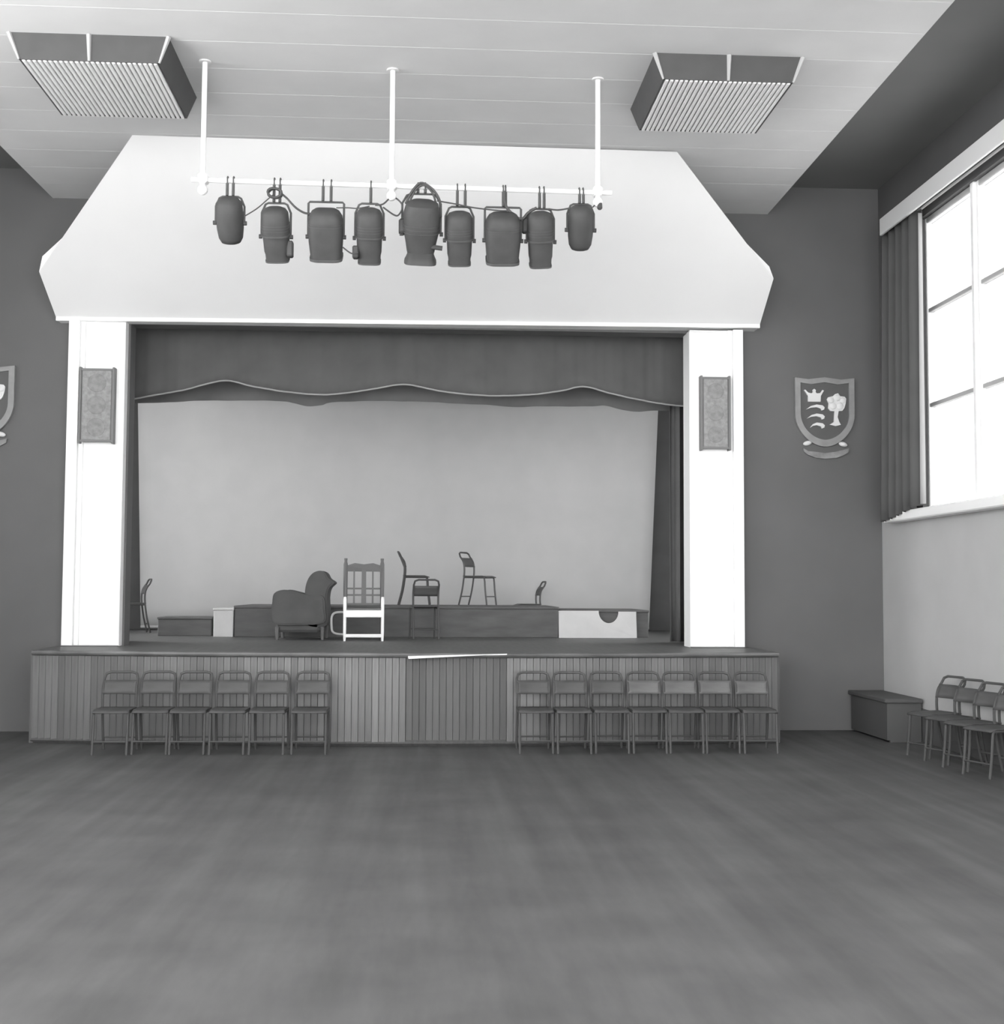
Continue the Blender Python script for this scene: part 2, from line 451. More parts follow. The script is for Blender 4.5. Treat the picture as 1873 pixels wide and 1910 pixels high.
# ------------------------------------------------------------------ pillars and column loudspeakers
def pillar(label, xo, xs, xi, sgn):
    """pixel columns at half height: outer edge, strip/panel edge, inner edge"""
    zt = Pb.z - .03
    def X(px, Y): return (atY(px[0], 600, Y).x + atY(px[1], 1205, Y).x) / 2
    a, s, i = X(xo, 13.98), X(xs, 14.0), X(xi, 14.14)
    base = Vector(((a + i) / 2, 14.1, ZS))
    p = thing('proscenium_pillar', label, 'pillar', base, group='white pillars beside the stage opening')
    def bx(n, xa, xb, ya, yb, za, zb, m, bev=.004):
        b = NB(); add_box(b, (min(xa, xb), ya, za), (max(xa, xb), yb, zb), bev); return obj(n, b, m, p, loc=base)
    bx('edge_strip', a, s, 13.98, 14.3, ZS, zt, 'white')
    bx('face_panel', s, i, 14.06, 14.4, ZS, zt, 'white')
    bx('corner_bead', s, s + sgn * .05, 14.03, 14.07, ZS, zt, 'white')
    bx('head_block', s, i, 14.045, 14.1, zt - .02, zt, 'hood')
    bx('foot_plate', a - sgn * .01, i + sgn * .01, 13.965, 14.02, ZS, ZS + .012, 'nosing')
    return s, i
lp = pillar('white pillar left of the stage opening', (131, 111), (152, 133), (240, 223), 1)
rp = pillar('white pillar right of the stage opening', (1385, 1391), (1365, 1372), (1282, 1286), -1)

def speaker(label, px0, px1, py0, py1):
    A = atY(px0, py0, 13.96); B = atY(px1, py1, 13.96)
    w = (B.x - A.x); h = A.z - B.z; base = Vector(((A.x + B.x) / 2, 14.06, B.z))
    s = thing('column_loudspeaker', label, 'loudspeaker', base, group='column loudspeakers on the pillars')
    b = NB(); add_box(b, (-w / 2 + .02, -.085, .01), (w / 2 - .02, 0, h - .01), .006); obj('cabinet', b, 'spk_frame', s)
    b = NB(); add_box(b, (-w / 2 + .035, -.093, .025), (w / 2 - .035, -.083, h - .025), .003); cl = obj('grille_cloth', b, 'spk', s)
    for z in (.2, .5, .8):
        b = NB(); bmesh.ops.create_cone(b, cap_ends=True, segments=24, radius1=w * .27, radius2=w * .25, depth=.004,
                                        matrix=Matrix.Translation((0, -.094, h * z)) @ Matrix.Rotation(PI / 2, 4, 'X'))
        obj('speaker_cone', b, 'spk_cone', cl)
    for sx in (-1, 1):
        b = NB(); add_box(b, (sx * (w / 2 - .012) - .012, -.10, -.012), (sx * (w / 2 - .012) + .012, 0, h + .012), .004); obj('side_rail', b, 'spk_frame', s)
    for z in (.015, h - .015):
        b = NB(); add_box(b, (-w / 2 + .02, -.097, z - .012), (w / 2 - .02, -.08, z + .012), .003); obj('end_rail', b, 'spk_frame', s)
speaker('grey column loudspeaker high on the left white pillar', 148, 211, 686, 825)
speaker('grey column loudspeaker high on the right white pillar', 1307, 1364, 702, 838)

# ------------------------------------------------------------------ shields on the wall
def shield(label):
    w, h = .68, .78                      # local: x right, z up from the scroll's lower edge, back at y = 0
    z0 = .14
    s = thing('wall_shield', label, 'shield', group='painted shields beside the stage')
    def outline(k):
        # heater shield, k = inset
        a = w / 2 - k; top = z0 + h - k * .9; bot = z0 + k * 1.25
        pts = [(-a, top), (-a * .55, top - .018), (0, top + .006), (a * .55, top - .018), (a, top)]
        zs = z0 + h * .47
        for i in range(0, 13):
            t = i / 12 * PI / 2
            pts.append((a * math.cos(t) ** 1.1, zs - (zs - bot) * math.sin(t) ** 1.05))
        for i in range(11, -1, -1):
            t = i / 12 * PI / 2
            pts.append((-a * math.cos(t) ** 1.1, zs - (zs - bot) * math.sin(t) ** 1.05))
        return pts
    def plate(pts, y0, y1): return add_poly(NB(), [(x, y0, z) for x, z in pts], (0, y1 - y0, 0))
    o_, i_ = outline(0), outline(.062)
    b = NB(); n = len(o_)
    vo = [[b.verts.new((x, yy, z)) for x, z in o_] for yy in (-.05, 0)]
    vi = [[b.verts.new((x, yy, z)) for x, z in i_] for yy in (-.05, 0)]
    for k in range(n):
        j = (k + 1) % n
        b.faces.new((vo[0][k], vo[0][j], vi[0][j], vi[0][k])); b.faces.new((vo[0][k], vo[1][k], vo[1][j], vo[0][j])); b.faces.new((vi[0][k], vi[0][j], vi[1][j], vi[1][k]))
    bmesh.ops.recalc_face_normals(b, faces=b.faces)
    obj('border', b, 'shield_border', s)
    obj('field', plate(outline(.05), -.03, -.002), 'shield_field', s)
    def px(X, Y): return ((X - 860) / 6.243 / 169.0, z0 + (1075 - Y) / 6.243 / 169.0)   # from the enlarged view
    def emblem(n, pts, m='shield_white', d=.02): return obj(n, plate([px(*q) for q in pts], -.03 - d, -.031), m, s)
    emblem('crown', [(655, 540), (655, 470), (608, 400), (625, 398), (660, 432), (700, 440), (716, 425), (712, 400), (732, 385), (752, 400), (748, 425), (764, 440), (805, 435), (832, 398), (850, 405), (812, 470), (808, 540)])
    for dy, l in ((0, 0), (108, 10), (215, 50)):
        emblem('curved_sword', [(630 + l, 635 + dy), (690 + l * .5, 592 + dy), (760, 573 + dy), (830, 582 + dy), (856, 605 + dy), (850, 632 + dy), (820, 645 + dy), (808, 620 + dy), (760, 605 + dy), (690 + l * .5, 612 + dy)])
    tr = emblem('tree', [(965, 780), (975, 650), (925, 648), (898, 615), (905, 560), (884, 510), (900, 485), (960, 470), (985, 445), (1020, 435), (1045, 470), (1100, 475), (1118, 500), (1110, 560), (1095, 610), (1070, 645), (1025, 648), (1012, 720), (1030, 775), (1050, 812), (990, 828), (915, 812)])
    for (q, r) in (((935, 520), 38), ((1010, 490), 42), ((1075, 520), 36), ((960, 590), 40), ((1045, 590), 42)):
        c = px(*q); b = NB(); bmesh.ops.create_uvsphere(b, u_segments=10, v_segments=6, radius=r / 6.243 / 169, matrix=Matrix.Translation((c[0], -.05, c[1])) @ Matrix.Diagonal((1, .3, 1, 1)))
        obj('leaf_clump', b, 'shield_white', tr, smooth=True)
    # motto scroll below, its ends rolled up
    arcp = [(600, 1095), (660, 1130), (740, 1135), (860, 1150), (980, 1135), (1060, 1115), (1150, 1090), (1140, 1140), (1080, 1175), (1000, 1205), (860, 1218), (740, 1205), (650, 1170), (605, 1130)]
    obj('scroll', plate([px(*q) for q in arcp], -.035, 0), 'scroll', s)
    for (X, Y, sg) in ((650, 1035, -1), (1080, 1042, 1)):
        c = px(X, Y); b = NB(); bmesh.ops.create_uvsphere(b, u_segments=12, v_segments=8, radius=1, matrix=Matrix.Translation((c[0], -.03, c[1])) @ Matrix.Rotation(sg * -.25 * -1, 4, 'Y') @ Matrix.Diagonal((.052, .025, .027, 1)))
        obj('scroll_curl', b, 'shield_white', s, smooth=True)
    return s
sh = shield('painted shield with crown, three curved swords and tree, nearer the windows')
c = atY(1537.5, 1860 / 2 - 72, YW)
sh_bottom = atY(1537.5, 857, YW)
sh.location = (sh_bottom.x, YW, sh_bottom.z)
shl = atY(-34, 840, YW)
dup(sh, (shl.x, YW, sh.location.z), 0, 'painted shield cut by the edge of the picture, left of the stage')

# ------------------------------------------------------------------ borders and screen on the stage
def cloth(name, label, cat, m, Ytop, bottom_px, top_px_y, Y, nfold, amp, rows=10, group=None):
    """hanging cloth whose lower edge follows the given line"""
    P = smooth_path([atY(x, y, Y) for x, y in bottom_px], 14)
    ztop = atY(760, top_px_y, Y).z
    b = NB(); R = []
    for r in range(rows + 1):
        t = r / rows; row = []
        for i, p in enumerate(P):
            ph = nfold * 2 * PI * (p.x - P[0].x) / (P[-1].x - P[0].x)
            row.append((p.x, Y + amp * math.sin(ph) * (1 - .4 * t) + amp * .4 * math.sin(ph * 2.3 + 1), ztop + (p.z - ztop) * t))
        R.append(row)
    add_grid(b, R)
    base = Vector((0, Y, ztop))
    t = thing(name, label, cat, base, group=group)
    o = obj('cloth', b, m, t, loc=base, smooth=True); solid(o, .006)
    b = NB(); add_tube(b, [(P[0].x, Y, ztop + .02), (P[-1].x, Y, ztop + .02)], .025, 8); obj('batten', b, 'wood_dark', t, loc=base)
    for u in (.1, .5, .9):
        xx = P[0].x + (P[-1].x - P[0].x) * u
        b = NB(); add_tube(b, [(xx, Y, ztop + .02), (xx, Y, 6.28)], .008, 6); obj('suspension_line', b, 'wood_dark', t, loc=base)
    return t, base, [Vector(q) for q in R[-1]]
fpx = [(205, 754), (245, 746), (300, 736), (345, 728), (418, 711), (470, 721), (530, 731), (600, 737), (660, 732), (710, 724), (757, 718), (820, 730), (880, 737), (935, 739), (1000, 736), (1050, 729), (1089, 722), (1140, 735), (1200, 748), (1250, 756), (1330, 763)]
t, base, edge_pts = cloth('stage_border', 'dark stage border with scalloped lower edge and pale braid', 'curtain', 'valance', 0, fpx, 560, 15.0, 26, .008)
b = NB(); add_tube(b, [p + Vector((0, -.035, 0)) for p in edge_pts], .010, 6); obj('braid_trim', b, 'braid', t, loc=base, smooth=True)
bpx = [(190, 756), (245, 753), (300, 751), (360, 748), (420, 747), (520, 748), (548, 752), (575, 758), (600, 756), (622, 750), (700, 748), (780, 749), (860, 753), (920, 756), (960, 759), (1020, 758), (1100, 758), (1130, 757), (1165, 765), (1190, 768), (1230, 766), (1340, 766)]
cloth('stage_border', 'grey inner border hanging between the scalloped border and the screen', 'curtain', 'valance2', 0, bpx, 580, 15.7, 11, .02)

YSC = 19.4
A, B2, C2, D2 = atY(240, 720, YSC), atY(1229, 735, YSC), atY(1211, 1176, YSC), atY(262, 1176, YSC)
A.x = atY(257, 720, YSC).x
for q in (C2, D2): q.z = ZS + .03
b = NB(); R = []
for r in range(13):
    v = r / 12
    R.append([(A.lerp(D2, v)).lerp(B2.lerp(C2, v), u / 40) + Vector((0, .012 * math.sin(u * .8 + v), 0)) for u in range(41)])
add_grid(b, R)
base = Vector((0, YSC, ZS))
sc = thing('stage_screen', 'wide grey cloth screen hanging across the back of the stage', 'screen', base)
solid(obj('screen_cloth', b, 'screen', sc, loc=base, smooth=True), .006)
b = NB(); add_tube(b, [A + Vector((-.1, .02, 0)), B2 + Vector((.1, .02, 0))], .03, 8); obj('top_batten', b, 'wood_dark', sc, loc=base)
b = NB(); add_tube(b, [D2 + Vector((0, .012, .02)), C2 + Vector((0, .012, .02))], .02, 8); obj('bottom_batten', b, 'screen', sc, loc=base)

def leg(label, px0, px1, Y):
    xa, xb = atY(px0, 900, Y).x, atY(px1, 900, Y).x
    b = NB(); R = []
    for r in range(7):
        z = ZS + .01 + (5.2 - ZS) * (1 - r / 6)
        R.append([(xa + (xb - xa) * i / 60, Y + .06 * math.sin(i * .9) + .02 * math.sin(i * 2.1 + r * .3), z) for i in range(61)])
    add_grid(b, R); base = Vector(((xa + xb) / 2, Y, ZS))
    t = thing('wing_curtain', label, 'curtain', base, group='dark curtains at the sides of the stage')
    solid(obj('cloth', b, 'leg_cloth', t, loc=base, smooth=True), .006)
leg('dark wing curtain hanging behind the left white pillar', 60, 248, 15.4)
leg('dark wing curtain hanging behind the right white pillar', 1250, 1440, 15.4)

# ------------------------------------------------------------------ things on the stage
def block(name, label, cat, px0, px1, py_top, Yf, Yb, m, group=None, bottom=ZS):
    A = atY(px0, py_top, Yf); B = atY(px1, py_top, Yf)
    zt = (A.z + B.z) / 2; base = Vector(((A.x + B.x) / 2, (Yf + Yb) / 2, bottom))
    t = thing(name, label, cat, base, group=group)
    def bx(n, lo, hi, bev=.006):
        b = NB(); add_box(b, lo, hi, bev); return obj(n, b, m, t, loc=base)
    bx('top_board', (A.x, Yf, zt - .03), (B.x, Yb, zt))
    bx('front_board', (A.x + .01, Yf + .01, bottom), (B.x - .01, Yf + .035, zt - .03))
    bx('rear_board', (A.x + .01, Yb - .035, bottom), (B.x - .01, Yb - .01, zt - .03))
    for xa in (A.x + .01, B.x - .035): bx('end_board', (xa, Yf + .035, bottom), (xa + .025, Yb - .035, zt - .03))
    return zt
zr = block('rostrum', 'long dark rostrum carrying two tubular chairs at the back of the stage', 'platform', 436, 1043, 1131, 16.8, 18.65, 'rostrum')
block('rostrum', 'short dark rostrum behind the white notched board', 'platform', 1046, 1211, 1138, 16.95, 18.4, 'rostrum')
block('low_box', 'low dark box standing left of the small white box', 'box', 293, 396, 1151, 17.1, 17.8, 'rostrum')
block('low_box', 'small upright white box at the end of the long dark rostrum', 'box', 397, 436, 1134, 16.75, 17.1, 'white_board')
# white board with a half-round notch, leaning on the rostrum
A, B2 = atY(1042, 1139, 16.85), atY(1187, 1141, 16.85)
nx0, nx1 = atY(1117, 1139, 16.85).x, atY(1154, 1139, 16.85).x
pts = [(A.x, 16.80, ZS), (B2.x, 16.80, ZS), (B2.x, 16.86, B2.z), (nx1, 16.86, B2.z)]
cx, rr = (nx0 + nx1) / 2, (nx1 - nx0) / 2
for i in range(1, 14):
    t_ = PI * i / 14; pts.append((cx + rr * math.cos(t_), 16.86 - .03 * math.sin(t_), B2.z - rr * 1.15 * math.sin(t_)))
pts += [(nx0, 16.86, A.z), (A.x, 16.86, A.z)]
pts = [Vector(p) for p in pts]
base = Vector((cx, 16.82, ZS))
wb = thing('notched_board', 'white board with a half-round notch in its top edge, on the stage', 'board', base)
obj('board_face', add_poly(NB(), pts, (0, .015, 0)), 'white_board', wb, loc=base)
for sx in (A.x + .12, B2.x - .12):
    b = NB(); add_box(b, (sx - .02, 16.88, ZS), (sx + .02, 16.93, B2.z - .1)); obj('rear_batten', b, 'white_board', wb, loc=base)

# tubular steel stacking chair: local origin on the floor, front towards -y
CW, CS, CH = .338, .40, .75
def make_chair(label, cat='chair'):
    t = thing('tubular_chair', label, cat)
    w = CW / 2 - .012; r = .0125
    for s in (-1, 1):
        b = NB(); add_tube(b, smooth_path([(s * w, -.20, 0), (s * w, -.175, .2), (s * w, -.16, CS - .03), (s * w, -.13, CS - .012)], 3), r, 8); obj('front_leg', b, 'steel', t, smooth=True)
        b = NB(); add_tube(b, smooth_path([(s * w, .235, 0), (s * w, .185, .2), (s * w, .155, CS)], 3), r, 8); obj('rear_leg', b, 'steel', t, smooth=True)
        b = NB(); add_tube(b, [(s * w, -.14, CS - .013), (s * w, .155, CS - .013)], r * .95, 8); obj('seat_rail', b, 'steel', t, smooth=True)
    R = .055
    pts = [(-w, .155, CS), (-w, .150, .50), (-w, .165, .60), (-w, .215, CH - R - .02)]
    pts = smooth_path(pts, 3)
    pts = pts[:-1] + [Vector((-w, .215, CH - R - .02)), Vector((-w + .012, .235, CH - .03)), Vector((-w + R, .245, CH - .013)), Vector((w - R, .245, CH - .013)), Vector((w - .012, .235, CH - .03))] + [Vector((-p.x, p.y, p.z)) for p in reversed(pts)]
    b = NB(); add_tube(b, pts, r, 8); obj('back_frame', b, 'steel', t, smooth=True)
    for z, y in ((.12, -.188), (.12, .208)):
        b = NB(); add_tube(b, [(-w, y, z), (w, y, z)], r * .7, 6); obj('stretcher', b, 'steel', t, smooth=True)
    b = NB(); R_ = []
    for j in range(7):
        v = j / 6; yv = -.19 + .36 * v
        R_.append([(-CW / 2 + .005 + (CW - .01) * u / 8, yv, CS + .006 - .02 * math.sin(PI * u / 8) * math.sin(PI * v) - (.02 if j == 0 else 0)) for u in range(9)])
    add_grid(b, R_); solid(obj('seat', b, 'ply', t, smooth=True), .012)
    b = NB(); R_ = []
    for j in range(5):
        v = j / 4; z = .535 + .125 * v; yb = .152 + .05 * v
        R_.append([(-CW / 2 + .008 + (CW - .016) * u / 8, yb - .012 + .03 * math.sin(PI * u / 8), z) for u in range(9)])
    add_grid(b, R_); solid(obj('backrest', b, 'ply', t, smooth=True), .010)
    return t
chair0 = make_chair('tubular chair at the hatch end of the row right of it')
G1, G2, G3, G4 = 'chairs lined up left of the hatch', 'chairs lined up right of the hatch', 'chairs along the window wall', 'tubular chairs on the stage'
def put_chair(loc, rz, label, group, worn=False, first=[True]):
    if first[0]:
        first[0] = False; c = chair0; c.location = loc; c.rotation_euler = (0, 0, rz); c['label'] = label; c['group'] = group
    else: c = dup(chair0, loc, rz, label, group)
    if worn:  # gives these chairs a backrest of paler colour
        for ch in c.children:
            if ch.name.startswith('backrest'):
                d = ch.data.copy() if not pale_me else pale_me[0]
                if not pale_me:
                    d.materials[0] = M['ply_pale']; pale_me.append(d)
                ch.data = d
    return c
pale_me = []
ords = ['nearest', 'second', 'third', 'fourth', 'fifth', 'sixth', 'seventh']
rx = [998, 1067, 1137, 1207, 1274, 1341, 1409]
for i, x in enumerate(rx):
    Y = 12.38
    p = atY(x, 1255, Y)
    lab = 'tubular chair nearest the hatch in the row right of it' if i == 0 else 'tubular chair, %s from the hatch in the row right of it' % ords[i]
    if i == 6: lab = 'tubular chair at the far right end of the row before the stage'
    put_chair((p.x, Y + random.uniform(-.02, .02), 0), random.uniform(-.015, .015), lab, G2, worn=(i >= 3))
lx = [581, 504, 431, 358, 288, 217]
for i, x in enumerate(lx):
    Y = 12.40
    p = atY(x, 1255, Y)
    lab = 'tubular chair nearest the hatch in the row left of it' if i == 0 else 'tubular chair, %s from the hatch in the row left of it' % ords[i]
    if i == 5: lab = 'tubular chair at the far left end of the row before the stage'
    put_chair((p.x, Y + random.uniform(-.02, .02), 0), random.uniform(-.015, .015), lab, G1)
# chairs along the window wall, facing across the hall
p = atZ(1768, 1262, .74)
ywall0 = 11.95
for i in range(4):
    lab = ['tubular chair by the window wall, nearest the stage end of its row', 'tubular chair by the window wall, second from the stage end of its row', 'tubular chair by the window wall, third from the stage end of its row', 'tubular chair by the window wall, cut by the edge of the picture'][i]
    put_chair((XR - .33, ywall0 - .42 * i, 0), -PI / 2 + math.radians(18) + random.uniform(-.02, .02), lab, G3)
# on the stage
p = atY(893, 1130, 18.1)
put_chair((p.x, 18.1, zr + .005), math.radians(62), 'tubular chair turned half sideways on the rostrum, backrest showing', G4)
p = atY(775, 1130, 18.1)
put_chair((p.x, 18.1, zr + .005), math.radians(88), 'tubular chair seen side-on on the rostrum behind another chair', G4)
p = atY(791, 1180, 16.25)
put_chair((p.x, 16.25, ZS + .005), PI + .12, 'tubular chair with its back to the hall, before the rostrum', G4)
p = atY(985, 1130, 18.98)
put_chair((p.x, 18.98, ZS + .005), math.radians(-84), 'tubular chair behind the rostrum with only its curved back showing', G4)
p = atY(246, 1130, 18.2)
put_chair((p.x, 18.2, ZS + .005), math.radians(-70), 'tubular chair at the left edge of the screen beside the wing curtain', G4)

# ladder-back armchair with pale front frame
def ladder_chair():
    Yf = 15.55; sc_ = FPX / Yf
    P = atY(678, 1195, Yf); base = Vector((P.x, Yf, ZS))
    t = thing('spindle_chair', 'high-backed wooden chair with dark spindles and pale front frame', 'chair', base, group=None)
    t.rotation_euler = (0, 0, math.radians(3))
    w = 0.225; k = .0065
    for s in (-1, 1):
        b = NB(); add_tube(b, [(s * w, 0, 0), (s * w, 0, .10), (s * w, 0, .30), (s * w, 0, .50), (s * w, 0, .53)], [.014, .019, .019, .02, .016], 10); obj('front_leg', b, 'wood_pale', t, smooth=True)
        b = NB(); add_tube(b, [(s * w, .40, 0), (s * w, .40, .35), (s * w, .42, .52), (s * w, .46, .75), (s * w, .50, .93), (s * w, .505, .965), (s * w, .51, 1.0)], [.02, .022, .024, .026, .026, .018, .022], 10); obj('back_post', b, 'wood_dark', t, smooth=True)
        b = NB(); add_tube(b, [(s * w, 0, .14), (s * w, .40, .14)], .011, 8); obj('side_stretcher', b, 'wood_dark', t, smooth=True)
    b = NB(); add_box(b, (-w, -.018, .285), (w, .014, .37), .006); obj('front_seat_rail', b, 'wood_pale', t)
    b = NB(); add_box(b, (-w, -.014, .045), (w, .012, .085), .006); obj('front_stretcher', b, 'wood_pale', t)
    b = NB(); add_box(b, (-w + .01, 0, .355), (w - .01, .41, .395), .01); obj('seat', b, 'wood_dark', t)
    b = NB(); add_box(b, (-w, .405, .425), (w, .43, .45), .004); obj('lower_back_rail', b, 'wood_dark', t)
    # shaped top rail
    pts = [(-w, .468, .84), (w, .468, .84), (w, .488, .91), (w * .5, .488, .945), (0, .488, .93), (-w * .5, .488, .945), (-w, .488, .91)]
    obj('top_rail', add_poly(NB(), [Vector(p) for p in pts], (0, .022, 0)), 'wood_dark', t)
    b = NB(); add_box(b, (-w, .435, .62), (w, .45, .64), .004); obj('cross_rail', b, 'wood_dark', t)
    b = NB(); add_box(b, (-w, .425, .54), (w, .44, .56), .004); obj('cross_rail', b, 'wood_dark', t)
    for x, hw in ((-.12, .011), (0, .03), (.11, .011)):
        pts = [(x - hw, .415, .44), (x + hw, .415, .44), (x + hw * .9, .46, .86), (x - hw * .9, .46, .86)]
        obj('spindle', add_poly(NB(), [Vector(p) for p in pts], (0, .018, 0)), 'wood_dark', t)
    # bent pale side frame showing at the left
    b = NB(); add_tube(b, smooth_path([(-w, .02, .345), (-w - .11, .03, .34), (-w - .155, .03, .29), (-w - .155, .03, .17), (-w - .14, .03, .11), (-w - .08, .03, .085), (-w, .02, .08)], 4), .013, 8)
    obj('side_loop', b, 'loop_grey', t, smooth=True)['label'] = 'pale bent loop at the side of the chair'
ladder_chair()

# dark upholstered armchair seen from the side
def armchair():
    Yc = 16.2; base = atY(568, 1190, Yc); base.z = ZS; base.y = Yc
    t = thing('armchair', 'dark upholstered armchair with rounded back, sideways on the stage', 'armchair', base)
    k = Yc / FPX
    def pp(px, py): q = atY(px, py, Yc); return (q.x, q.z)
    def ext(n, pxs, y0, y1, m='upholstery'):
        b = NB(); pts = smooth_path([Vector((pp(*q)[0], y0, pp(*q)[1])) for q in pxs], 4, closed=True)
        add_poly(b, pts, (0, y1 - y0, 0))
        bmesh.ops.bevel(b, geom=[e for e in b.edges if abs(e.verts[0].co.y - e.verts[1].co.y) < 1e-5], offset=.02, segments=2, affect='EDGES')
        return obj(n, b, m, t, loc=base, smooth=True)
    ext('backrest', [(573, 1165), (572, 1110), (576, 1085), (586, 1070), (600, 1065), (610, 1069), (616, 1079), (626, 1087), (617, 1097), (613, 1115), (612, 1165)], Yc - .27, Yc + .30)
    for y in (-.36, .30):
        ext('arm', [(514, 1160), (514, 1122), (518, 1106), (535, 1100), (556, 1104), (580, 1110), (606, 1112), (610, 1135), (608, 1160), (560, 1164)], Yc + y, Yc + y + .10)
    b = NB(); q0, q1 = pp(518, 1178), pp(600, 1135); add_box(b, (q0[0], Yc - .27, q0[1]), (q1[0], Yc + .30, q1[1]), .03); obj('seat_cushion', b, 'upholstery', t, loc=base)
    for x in (522, 605):
        for y in (-.30, .34):
            q = pp(x, 1180); b = NB(); add_tube(b, [(q[0], Yc + y, ZS), (q[0], Yc + y, q[1] + .08)], [.018, .026], 8); obj('foot', b, 'wood_dark', t, loc=base)
armchair()

# ------------------------------------------------------------------ window curtain, pelmet, bench
b = NB(); add_box(b, (XR - .24, YN, 5.40), (XR - .21, 13.5, 5.585), .005)
pel = thing('window_pelmet', 'pale pelmet board running above the tall windows', 'pelmet', (XR, 8, 5.4))
obj('pelmet_board', b, 'pelmet', pel, loc=(XR, 8, 5.4))
b = NB(); add_box(b, (XR - .21, YN, 5.55), (XR, 13.5, 5.58)); obj('pelmet_top', b, 'wall_dark', pel, loc=(XR, 8, 5.4))
b = NB(); add_tube(b, [(XR - .10, YN, 5.46), (XR - .10, 13.5, 5.46)], .014, 8); obj('curtain_rail', b, 'frame_grey', pel, loc=(XR, 8, 5.4))
def window_curtain():
    base = Vector((XR - .12, 13.4, Z_SILL))
    t = thing('window_curtain', 'dark curtain drawn back at the stage end of the tall windows', 'curtain', base)
    b = NB(); R = []
    for r in range(13):
        v = r / 12; row = []
        for i in range(49):
            u = i / 48
            y1_ = 12.66 + .05 * v; y0_ = 13.72
            yv = y0_ + (y1_ - y0_) * u
            zb = Z_SILL - .06 + .13 * u ** 1.5
            row.append((XR - .14 + .05 * math.sin(u * 34) - .05 * v * (1 - u), yv, 5.45 + (zb - 5.45) * v))
        R.append(row)
    add_grid(b, R); solid(obj('cloth', b, 'curtain', t, loc=base, smooth=True), .006)
    b = NB(); R = []
    for r in range(13):
        v = r / 12; y1_ = 12.66 + .05 * v; zb = Z_SILL + .07
        R.append([(XR - .15 + .02 * j, y1_ - .02 - .045 * j / 2 * v, 5.40 + (zb - 5.40) * v) for j in range(3)])
    add_grid(b, R); solid(obj('lining_edge', b, 'lining', t, loc=base, smooth=True), .006)
window_curtain()
be = thing('low_bench', 'low dark bench against the pale wall in the corner by the stage', 'bench', (XR - .2, 13.6, 0))
BL = Vector((XR - .2, 13.6, 0))
b = NB(); add_box(b, (XR - .42, 13.02, .40), (XR - .025, 14.18, .445), .008); obj('seat_board', b, 'bench', be, loc=BL)
b = NB(); add_box(b, (XR - .39, 13.05, .02), (XR - .36, 14.16, .40)); obj('front_board', b, 'bench', be, loc=BL)
for y in (13.05, 14.12):
    b = NB(); add_box(b, (XR - .36, y, 0), (XR - .03, y + .04, .40)); obj('end_board', b, 'bench', be, loc=BL)

# ------------------------------------------------------------------ ceiling light boxes
def fixture(label, xs, Yn, Yf, ztop, zbot, side):
    """xs: (bottom left, bottom right) at the near edge"""
    xa, xb = xs; fl = .075
    base = Vector(((xa + xb) / 2, (Yn + Yf) / 2, ZC))
    t = thing('ceiling_light_box', label, 'ceiling light', base, group='boxed lights under the ceiling')
    bot = [Vector((xa, Yn, zbot)), Vector((xb, Yn, zbot)), Vector((xb, Yf, zbot)), Vector((xa, Yf, zbot))]
    top = [Vector((xa - fl, Yn - fl * .4, ZC)), Vector((xb + fl, Yn - fl * .4, ZC)), Vector((xb + fl, Yf + fl * .4, ZC)), Vector((xa - fl, Yf + fl * .4, ZC))]
    inn = lambda i: (base - bot[i])
    for i in range(4):
        j = (i + 1) % 4
        n = (bot[j] - bot[i]).cross(Vector((0, 0, 1))).normalized()
        def panel(u0, u1):
            q = [bot[i].lerp(bot[j], u0), bot[i].lerp(bot[j], u1), top[i].lerp(top[j], u1), top[i].lerp(top[j], u0)]
            obj('side_panel', add_poly(NB(), q, -n * .012), 'fix_dark', t, loc=base)
        if i in (0, 2): panel(.0, .5); panel(.5, 1.0)
        else: panel(0, 1)
    for i in (0, 1):
        b = NB(); add_tube(b, [bot[i], top[i]], [.009, .02], 6); obj('corner_post', b, 'fix_pale', t, loc=base)
    m0, m1 = (bot[0] + bot[1]) / 2 + Vector((0, -.004, 0)), (top[0] + top[1]) / 2 + Vector((0, -.004, 0))
    b = NB(); add_tube(b, [m0, m1], [.012, .02], 6); obj('centre_post', b, 'fix_pale', t, loc=base)
    b = NB(); add_box(b, (xa + .01, Yn + .01, zbot + .02), (xb - .01, Yf - .01, zbot + .03)); obj('diffuser', b, 'slat', t, loc=base)
    ns = 26
    me = None
    for k in range(ns):
        x = xa + .012 + (xb - xa - .024) * (k + .5) / ns
        if me is None:
            b = NB(); add_box(b, (-.014, Yn + .008 - base.y, -.010), (.014, Yf - .008 - base.y, .022), .006); s = obj('slat', b, 'slat', t); me = s.data
        else:
            s = bpy.data.objects.new('slat', me); COL.objects.link(s); s.parent = t
        s.location = (x - base.x, 0, zbot - base.z)
ZB = ZC - .2
a, b_ = atZ(1236, 151, ZB), atZ(1482, 151, ZB); far = atZ(1189, 243, ZB)
fixture('boxed ceiling light with dark sides, on the window side of the lamp bar', (a.x, b_.x), (a.y + b_.y) / 2, far.y, ZC, ZB, -1)
a, b_ = atZ(30, 110, ZB), atZ(297, 118, ZB); far = atZ(344, 221, ZB)
fixture('boxed ceiling light with dark sides, at the left edge of the picture', (b_.x - 1.07, b_.x), b_.y, far.y, ZC, ZB, 1)

